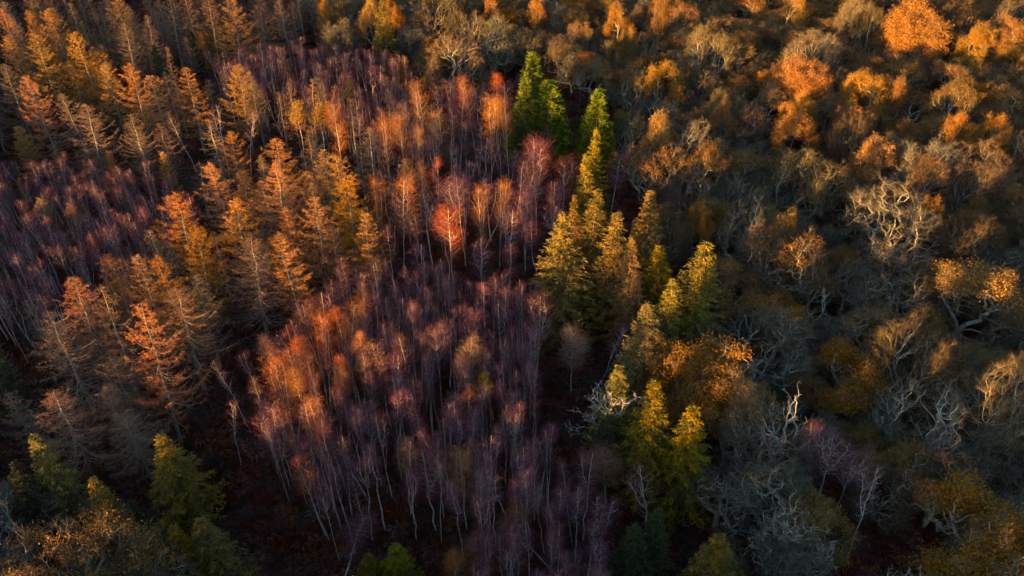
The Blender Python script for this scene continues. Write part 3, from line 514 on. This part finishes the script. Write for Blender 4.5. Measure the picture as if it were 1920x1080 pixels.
Z_LARCH = [(-80,-40),(480,-40),(560,-10),(540,50),(470,50),(380,80),(310,80),(300,120),(500,130),(660,185),(690,250),(690,340),(650,440),(640,500),(560,560),(455,620),(390,690),(330,720),(250,780),(80,790),(-40,760),(-40,560),(50,560),(150,505),(250,475),(300,440),(372,400),(330,330),(230,296),(-60,285)]
Z_GAP = [[(1160,170),(1185,170),(1200,340),(1170,360),(1120,330),(1150,250)],[(1545,520),(1620,520),(1610,610),(1540,620)],[(1600,920),(1720,900),(1720,1080),(1620,1080)],[(1770,90),(1800,90),(1760,150),(1725,150)],
         [(1530,380),(1580,350),(1590,420),(1550,430)],[(340,760),(420,720),(560,900),(600,1080),(440,1080),(370,900)],[(1100,900),(1340,880),(1340,1080),(1130,1080)]]
Z_OAK = [(560,-60),(2000,-60),(2000,1140),(1380,1140),(1340,1000),(1330,860),(1380,560),(1330,440),(1250,350),(1180,330),(1160,170),(1060,130),(1000,80),(970,110),(900,130),(800,155),(765,100),(690,75),(600,60)]
rng = np.random.default_rng(7)
WIDE = {'spruce': 1.6, 'pale_spruce': 1.65, 'dark_spruce': 1.2, 'young_spruce': 1.2, 'larch': 1.6, 'thin_larch': 1.5, 'golden_larch': 1.45, 'young_larch': 1.2, 'young_golden_larch': 1.2, 'cypress': 1.45}
TREES = []    # kind, x, y, H, W, landmark, label, px, py (canopy pixel), depth, hero
LIT = ('orange', 'gold', 'lit', 'glow', 'bright', 'red', 'fiery', 'flame')
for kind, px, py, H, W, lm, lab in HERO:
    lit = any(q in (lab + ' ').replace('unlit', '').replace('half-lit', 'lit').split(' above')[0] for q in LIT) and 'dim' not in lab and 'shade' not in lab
    if lit and kind == 'larch' and 'brown' not in lab and 'pale' not in lab and 'faint' not in lab and (py < 530 or px == 252): kind = 'orange_larch'  # sunlit larches take the copy with sunlight in its colour
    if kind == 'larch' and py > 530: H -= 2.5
    if lit and kind in ('birch', 'wide_birch') and 'purple' not in lab and 'white limbs' not in lab: kind = 'red_' + kind  # sunlit birches take the redder copy, sunlight in its twig colour
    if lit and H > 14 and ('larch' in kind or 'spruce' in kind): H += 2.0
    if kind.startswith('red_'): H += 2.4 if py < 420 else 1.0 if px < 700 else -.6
    x, y, d = at(px, py, H); TREES.append([kind, x, y, H, (W * WIDE.get(kind.replace('orange_', ''), 1.0)) if W else W, lm, lab, px, py, d, True])
for kind, px, py, H, W, lm, lab in OAK:
    if any(q in lab for q in LIT) and 'dull' not in lab: H += 2.5
    x, y, d = at(px, py, H * .70); TREES.append([kind, x, y, H, W * 1.3, lm, lab, px, py, d, True])
def scatter(zone, step, H0, dH, zf, kinds, minhero, excl=(), W=None, jit=.36, region=(-190, 190, 45, 330)):
    pts = np.array([(t[1], t[2], (t[4] or 4) * .5) for t in TREES]); out = []
    ys = np.arange(region[2], region[3], step * .866)
    for r, yy in enumerate(ys):
        for xx in np.arange(region[0], region[1], step) + (step / 2 if r % 2 else 0):
            x = xx + rng.normal() * step * jit * .6; y = yy + rng.normal() * step * jit * .6; H = H0 + rng.uniform(-dH, dH)
            px, py, d = proj(x, y, H * zf)
            u = rng.random(); uw = rng.random(); uk = rng.integers(0, len(kinds))
            if not inside(zone, px, py) or px < -70 or px > 1990 or py < -50 or py > 1130: continue
            if any(inside(g, px, py) for g in excl): continue
            dd = np.hypot(pts[:, 0] - x, pts[:, 1] - y) - pts[:, 2] * minhero
            if dd.min() < step * .42: continue
            kd = kinds[uk]
            if zone is Z_OAK:
                fr = .25 if py > 620 else .5 if px < 1250 else .80
                kd = rng.choice(['leafy_oak', 'part_leafy_oak', 'part_leafy_oak']) if rng.random() < fr else rng.choice(['oak', 'oak', 'oak', 'pale_oak', 'fan_beech'])
            out.append([kd, x, y, H, (W[0] + (W[1] - W[0]) * uw) if W else None, None, None, px, py, d, False])
    TREES.extend(out); return len(out)
nA = scatter(Z_CENTRE, 2.95, 16.4, 1.5, 1., ['birch'] * 7 + ['wide_birch', 'wide_birch', 'birch'], .25, Z_GAP[:-1], (2.2, 3.5))
nB = scatter(Z_UPRED, 5.4, 15.6, 1.6, 1., ['birch', 'birch', 'wide_birch', 'wide_birch'], .35, (), (3.6, 5.2))
nC = scatter(Z_LEFT, 3.3, 14.2, .7, 1., ['birch'], .3, (), (2.6, 3.8))
nD = scatter(Z_UPTOP, 3.7, 13.4, .8, 1., ['birch'], .3, (), (3.0, 4.2))
nE = scatter(Z_LARCH, 8.8, 14.8, 1.8, 1., ['larch', 'larch', 'larch', 'thin_larch'], .5, Z_GAP, (7.0, 9.5))
nF = scatter(Z_OAK, 9.8, 12.8, 1.3, .7, ['oak', 'oak', 'oak', 'oak', 'part_leafy_oak', 'pale_oak', 'oak', 'leafy_oak', 'fan_beech'], .42, Z_GAP, (13.0, 17.5))
print('scatter', nA, nB, nC, nD, nE, nF)

# ------------------------------------------------------------------ ground
def hill(x, y):
    return 0.5 * np.sin(x * .021 + 1.3) * np.cos(y * .017) * 0
gx = np.concatenate([[-6000, -2500, -900], np.linspace(-420, 420, 43), [900, 2500, 6000]]); gy = np.concatenate([[-6000, -2500, -900], np.linspace(-420, 700, 57), [1500, 3000, 6000]])
X, Y = np.meshgrid(gx, gy); V = np.stack([X.ravel(), Y.ravel(), hill(X, Y).ravel()], 1)
nx = len(gx); F = []
for j in range(len(gy) - 1):
    for i in range(nx - 1): a = j * nx + i; F += [(a, a + 1, a + nx + 1), (a, a + nx + 1, a + nx)]
g = Geo(); g.tris(V, np.array(F), 0); ground = bpy.data.objects.new('ground', g.mesh('ground', ['ground'])); sc.collection.objects.link(ground)
ground['kind'] = 'structure'

# ------------------------------------------------------------------ pick which birches stand as individuals (about 300), the rest one mass
BIRCHY = ('birch', 'wide_birch', 'red_birch', 'red_wide_birch', 'brown_birch', 'yellow_birch', 'bare_birch')
bi = [t for t in TREES if t[0] in BIRCHY]
bi.sort(key=lambda t: (not t[10], t[9])); keep = set(id(t) for t in bi[:300]); rest = bi[300:]
TREES = [t for t in TREES if t[0] not in BIRCHY or id(t) in keep]
print('birch', len(bi), 'oaks', sum(t[0] in ('oak','leafy_oak','part_leafy_oak','pale_oak','fan_beech','gnarled_oak','dead_oak') for t in TREES), 'all', len(TREES))

# ------------------------------------------------------------------ names, categories and labels
INFO = {'red_birch': ('birch_tree', 'birch tree', 'birch', ['red birch']), 'red_wide_birch': ('birch_tree', 'birch tree', 'birch', ['red birch']), 'birch': ('birch_tree', 'birch tree', 'birch', ['slim purple-twigged birch', 'slender reddish-purple birch']), 'wide_birch': ('birch_tree', 'birch tree', 'birch', ['broad purple birch with white limbs']),
 'brown_birch': ('birch_tree', 'birch tree', 'birch', ['brown-twigged birch']), 'yellow_birch': ('birch_tree', 'birch tree', 'birch', ['yellow-leaved birch']), 'bare_birch': ('birch_tree', 'birch tree', 'birch', ['bare white birch']),
 'larch': ('larch_tree', 'larch tree', 'larch', ['leafless brown larch']), 'orange_larch': ('larch_tree', 'larch tree', 'larch', ['orange larch']), 'golden_larch': ('larch_tree', 'larch tree', 'larch', ['golden larch']), 'thin_larch': ('larch_tree', 'larch tree', 'larch', ['narrow leafless larch']),
 'young_larch': ('larch_tree', 'larch tree', 'larch', ['young brown larch']), 'young_golden_larch': ('larch_tree', 'larch tree', 'larch', ['young golden larch']),
 'spruce': ('spruce_tree', 'spruce tree', 'spruce', ['green spruce']), 'pale_spruce': ('spruce_tree', 'spruce tree', 'spruce', ['pale spruce']), 'dark_spruce': ('spruce_tree', 'spruce tree', 'spruce', ['dark spruce']), 'young_spruce': ('spruce_tree', 'spruce tree', 'spruce', ['young spruce']),
 'cypress': ('cypress_tree', 'cypress tree', 'cypress', ['green cypress']),
 'oak': ('oak_tree', 'oak tree', 'oak', ['bare brown-twigged oak']), 'dome_oak': ('oak_tree', 'oak tree', 'oak', ['golden oak']), 'leafy_oak': ('oak_tree', 'oak tree', 'oak', ['russet leafy oak']), 'part_leafy_oak': ('oak_tree', 'oak tree', 'oak', ['half-leafless russet oak']), 'pale_oak': ('oak_tree', 'oak tree', 'oak', ['bare oak with pale limbs']),
 'fan_beech': ('beech_tree', 'beech tree', 'beech', ['bare fan-shaped beech']), 'gnarled_oak': ('oak_tree', 'oak tree', 'oak', ['bleached gnarled oak']), 'dead_oak': ('dead_tree', 'dead tree', 'dead tree', ['dead white tree'])}
GROUP = {'birch': 'birches of the purple stands', 'larch': 'bare larches of the left-hand wood', 'spruce': 'spruces scattered through the wood', 'cypress': 'bright green cypresses', 'oak': 'oaks of the right-hand wood', 'beech': 'fan-shaped beeches among the oaks', 'dead tree': 'bleached dead trees'}
marks = [(t[7], t[8], t[5]) for t in TREES if t[5]]
ORD = ['first', 'second', 'third', 'fourth', 'fifth', 'sixth', 'seventh', 'eighth', 'ninth', 'tenth', 'eleventh', 'twelfth', 'thirteenth', 'fourteenth', 'fifteenth', 'sixteenth', 'seventeenth', 'eighteenth', 'nineteenth', 'twentieth']
DIRS = ['right of', 'behind-right of', 'behind', 'behind-left of', 'left of', 'front-left of', 'in front of', 'front-right of']
cells = {}
for t in TREES:
    if t[6]: continue
    best = min(marks, key=lambda m: math.hypot(m[0] - t[7], (m[1] - t[8]) * 1.3)); dx = t[7] - best[0]; dy = best[1] - t[8]
    dr = int(round(math.atan2(dy, dx) / (math.pi / 4))) % 8
    ph = INFO[t[0]][3][int(t[4] * 97) % len(INFO[t[0]][3])]
    if not t[10] and False: pass
    if t[0] in ('oak', 'part_leafy_oak', 'pale_oak', 'leafy_oak'): ph = ('small ' if t[4] < 13.5 else 'broad ' if t[4] > 15.5 else '') + ph
    if t[0] == 'larch': ph = ('narrow ' if t[4] < 7.6 else 'wide ' if t[4] > 8.9 else '') + ph
    cells.setdefault((ph, best[2], dr), []).append((math.hypot(dx, dy), t))
for (ph, lm, dr), ls in cells.items():
    ls.sort(key=lambda q: q[0])
    for i, (_, t) in enumerate(ls):
        t[6] = f"{ORD[i]} {ph} {DIRS[dr]} the {lm}"

# ------------------------------------------------------------------ plant them
link = sc.collection.objects.link
def plant(t, i):
    kind, x, y, H, W, lm, lab = t[:7]
    vs = PROTO[kind]; pH, pW, parts = vs[(i * 7 + int(abs(x) * 13)) % len(vs)]
    name, cat, sp, _ = INFO[kind]
    o = bpy.data.objects.new(name, None); link(o); o.empty_display_size = .5
    sz = H / pH; sx = (W or pW * sz) / pW
    rz = rng.uniform(0, 6.283)
    tl = .035 if sp in ('oak', 'beech', 'birch') else .018
    o.location = (x, y, 0); o.rotation_euler = (rng.normal() * tl, rng.normal() * tl, rz); o.scale = (sx, sx, sz)
    o['label'] = lab; o['category'] = cat; o['group'] = GROUP[sp]
    for n, me in parts:
        c = bpy.data.objects.new(n, me); link(c); c.parent = o
for i, t in enumerate(TREES): plant(t, i)

# ------------------------------------------------------------------ masses: far birches, the wood outside the picture, bracken. one object each, points that carry whole trees
def whole(name, kind, idx):
    H, W, parts = PROTO[kind][idx % len(PROTO[kind])]
    vs, fs, ms, mats, n = [], [], [], [], 0
    for pn, me in parts:
        v = np.empty(len(me.vertices) * 3, np.float32); me.vertices.foreach_get('co', v); f = np.empty(len(me.loops), np.int32); me.loops.foreach_get('vertex_index', f)
        vs.append(v.reshape(-1, 3)); fs.append(f.reshape(-1, 3) + n); ms.append(np.full(len(f) // 3, len(mats), np.int32)); mats.append(me.materials[0]); n += len(v) // 3
    g = Geo(); g.v = vs; g.f = fs; g.m = ms
    me = g.mesh(name, []); [me.materials.append(m) for m in mats]
    me.polygons.foreach_set('material_index', np.concatenate(ms))
    return bpy.data.objects.new(name, me)
def mass(name, pts, scl, objs, seed=1, tilt=.04, label=None, cat=None):
    col = bpy.data.collections.new(name + '_kinds')
    for o in objs: col.objects.link(o)
    me = bpy.data.meshes.new(name); me.vertices.add(len(pts)); me.vertices.foreach_set('co', np.asarray(pts, np.float32).ravel())
    a = me.attributes.new('size', 'FLOAT_VECTOR', 'POINT'); a.data.foreach_set('vector', np.asarray(scl, np.float32).ravel())
    ob = bpy.data.objects.new(name, me); link(ob); ob['kind'] = 'stuff'
    if label: ob['label'] = label; ob['category'] = cat
    ng = bpy.data.node_groups.new(name, 'GeometryNodeTree'); ng.interface.new_socket('Geometry', in_out='INPUT', socket_type='NodeSocketGeometry'); ng.interface.new_socket('Geometry', in_out='OUTPUT', socket_type='NodeSocketGeometry')
    N = ng.nodes; L = ng.links; gi = N.new('NodeGroupInput'); go = N.new('NodeGroupOutput')
    ip = N.new('GeometryNodeInstanceOnPoints'); ci = N.new('GeometryNodeCollectionInfo'); ci.inputs['Collection'].default_value = col; ci.inputs['Separate Children'].default_value = True; ci.inputs['Reset Children'].default_value = True
    ip.inputs['Pick Instance'].default_value = True
    rv = N.new('FunctionNodeRandomValue'); rv.data_type = 'FLOAT_VECTOR'; rv.inputs[0].default_value = (-tilt, -tilt, 0); rv.inputs[1].default_value = (tilt, tilt, 6.283); rv.inputs['Seed'].default_value = seed
    at_ = N.new('GeometryNodeInputNamedAttribute'); at_.data_type = 'FLOAT_VECTOR'; at_.inputs['Name'].default_value = 'size'
    ri = N.new('FunctionNodeRandomValue'); ri.data_type = 'INT'; ri.inputs[4].default_value = 0; ri.inputs[5].default_value = len(objs) - 1; ri.inputs['Seed'].default_value = seed + 5
    L.new(gi.outputs[0], ip.inputs['Points']); L.new(ci.outputs[0], ip.inputs['Instance']); L.new(rv.outputs[0], ip.inputs['Rotation']); L.new(at_.outputs[0], ip.inputs['Scale']); L.new(ri.outputs[2], ip.inputs['Instance Index'])
    L.new(ip.outputs[0], go.inputs[0])
    md = ob.modifiers.new('scatter', 'NODES'); md.node_group = ng
    return ob
if rest:
    mass('birch_thicket', [(t[1], t[2], 0) for t in rest], [(t[4] / 3.4, t[4] / 3.4, t[3] / 18) for t in rest], [whole('thicket_birch', 'birch', i) for i in range(6)], 3,
         label='dense far part of the purple birch stands behind the nearer birches', cat='birch thicket')
# low regrowth between the big oaks closes the canopy
up, us = [], []; taken = np.array([(t[1], t[2]) for t in TREES]); r_ = np.random.default_rng(21)
for yy in np.arange(60, 330, 5.0):
    for xx in np.arange(-120, 200, 5.0):
        x = xx + r_.normal() * 1.3; y = yy + r_.normal() * 1.3; H = r_.uniform(7.5, 11.5); px, py, d = proj(x, y, H * .7)
        if not inside(Z_OAK, px, py) or px < 0 or px > 1980 or py < -40 or py > 1110 or any(inside(g_, px, py) for g_ in Z_GAP[2:6]): continue
        if np.hypot(taken[:, 0] - x, taken[:, 1] - y).min() < 4.6: continue
        up.append((x, y, 0)); us.append((H / 13., H / 13., H / 15.))
mass('oak_regrowth', up, us, [whole('regrowth_oak', 'oak', i) for i in (0, 2, 3)] + [whole('regrowth_oak', 'part_leafy_oak', 1)], 15,
     label='low twiggy regrowth filling the gaps between the big oaks', cat='undergrowth')
# the wood goes on outside the picture: behind and beside the camera, and beyond the top edge
op, osz = [], []
for yy in np.arange(-330, 470, 9.0):
    for xx in np.arange(-420, 380, 9.0):
        x = xx + rng.normal() * 2.2; y = yy + rng.normal() * 2.2; px, py, d = proj(x, y, 15.); H = rng.uniform(12.0, 17.0) if px > 960 or d < 0 or py < 0 else rng.uniform(16.0, 22.0)
        if rng.random() < .08: H += 5
        if y < 75 and x * .72 - y * .69 > -72 and x < 60: H += 5.0  # unseen trees here get added height to shade the lower centre and right
        px, py, d = proj(x, y, 15.)
        if d > 5 and -190 < px < 2110 and -110 < py < 1230: continue
        px0, py0, d0 = proj(x, y, 0)
        if d0 > 5 and -60 < px0 < 1980 and -50 < py0 < 1130: continue
        if x > 60 and y < 40: continue
        op.append((x, y, 0)); s = H / 15.; osz.append((s, s, s))
print('outside', len(op))
ow = [whole('outside_oak', 'oak', i) for i in range(2)] + [whole('outside_oak', 'leafy_oak', i) for i in range(1)] + [whole('outside_spruce', 'spruce', i) for i in range(1)]
mass('surrounding_woodland', op, osz, ow, 9)
# bracken: a low rust-brown tangle on the floor
def bracken_clump(seed):
    r = np.random.default_rng(seed); g = Geo(); n = 46
    an = r.uniform(0, 6.283, n); o = np.stack([np.cos(an), np.sin(an), np.zeros(n)], 1); b = o * r.uniform(0, .5, (n, 1)); L_ = r.uniform(.6, 1.3, (n, 1))
    m1 = b + o * L_ * .5 + [0, 0, 1.] * L_ * .6; e = b + o * L_ + [0, 0, 1.] * L_ * .35
    g.slivers(m1, e, .22, r); g.slivers(m1, b, .10, r)
    k = np.repeat(np.arange(n), 5); q = m1[k] + (e - m1)[k] * r.uniform(-.2, .9, (len(k), 1)); g.slivers(q, q + unit(r.normal(size=q.shape)) * .32, .09, r)
    ob = bpy.data.objects.new('bracken_clump', g.mesh('bracken_clump', ['bracken'])); return ob
bp, bz = [], []
for yy in np.arange(55, 330, 1.7):
    for xx in np.arange(-210, 210, 1.7):
        x = xx + rng.normal() * .5; y = yy + rng.normal() * .5
        px, py, d = proj(x, y, 0)
        if px < -60 or px > 1980 or py < -40 or py > 1120: continue
        dens = .5 + .5 * math.sin(x * .13 + 2 * math.sin(y * .07)) * math.cos(y * .11 + x * .03)
        if rng.random() > .25 + .65 * dens: continue
        s = rng.uniform(.7, 1.5); bp.append((x, y, 0)); bz.append((s, s, s * rng.uniform(.7, 1.3)))
def brush(seed):
    r = np.random.default_rng(seed); g = Geo(); n = 26; an = r.uniform(0, 6.283, n); b = r.normal(size=(n, 3)) * [.25, .25, 0]
    e = b + np.stack([np.cos(an) * r.uniform(.3, 1.3, n), np.sin(an) * r.uniform(.3, 1.3, n), r.uniform(1.0, 2.6, n)], 1)
    g.slivers(b, e, .07, r); k = np.repeat(np.arange(n), 16); u = r.uniform(.3, 1, (len(k), 1)); q = b[k] + (e - b)[k] * u
    g.slivers(q, q + unit(unit(e - b)[k] + r.normal(size=q.shape) * .7) * r.uniform(.25, .7, (len(k), 1)), .03, r)
    return bpy.data.objects.new('brush', g.mesh('brush', ['brush']))
sel = np.random.default_rng(3).random(len(bp)) < .16
sp_ = [p for p, q in zip(bp, sel) if q]; ss = [(q[0], q[1], q[2] * 1.1) for q, w_ in zip(bz, sel) if w_]
mass('brushwood', sp_, ss, [brush(i) for i in range(4)], 12, .15)
print('bracken', len(bp), len(sp_))
mass('bracken', bp, bz, [bracken_clump(s) for s in range(4)], 4, .2)
tri = sum(len(m.polygons) for m in bpy.data.meshes)
print('unique triangles', tri, 'objects', len(sc.objects))

# one dead stem lies slantwise against its neighbours at the bottom of the birch stand
g = Geo(); ax, ay, _ = at(972, 998, 7.5); bx, by, _ = at(1046, 1080, .1)
P = np.linspace([bx - ax, by - ay, 0], [0, 0, 7.4], 8) * 1.0; P[:, :2] -= [bx - ax, by - ay]; P[:, 2] += np.sin(np.linspace(0, 3.14, 8)) * -.25
g.poly(P[None], np.linspace(.10, .035, 8)[None], 5); g.segs(P[[3, 5, 6]], P[[3, 5, 6]] + np.array([[.5, .2, .7], [-.5, .1, .6], [.3, -.2, .6]]), .03, .01, 3)
fo = bpy.data.objects.new('fallen_stem', g.mesh('fallen_stem', ['birch_bark'])); link(fo); fo.location = (bx, by, 0)
fo['label'] = 'thin dead birch stem propped slantwise among the purple birches at the bottom edge'; fo['category'] = 'fallen stem'

labs = [t[6] for t in TREES]; from collections import Counter
print('DUP', [l for l, c in Counter(labs).items() if c > 1][:5], 'LONG', [l for l in labs if len(l.split()) > 16][:8], max(len(c) for c in cells.values()))
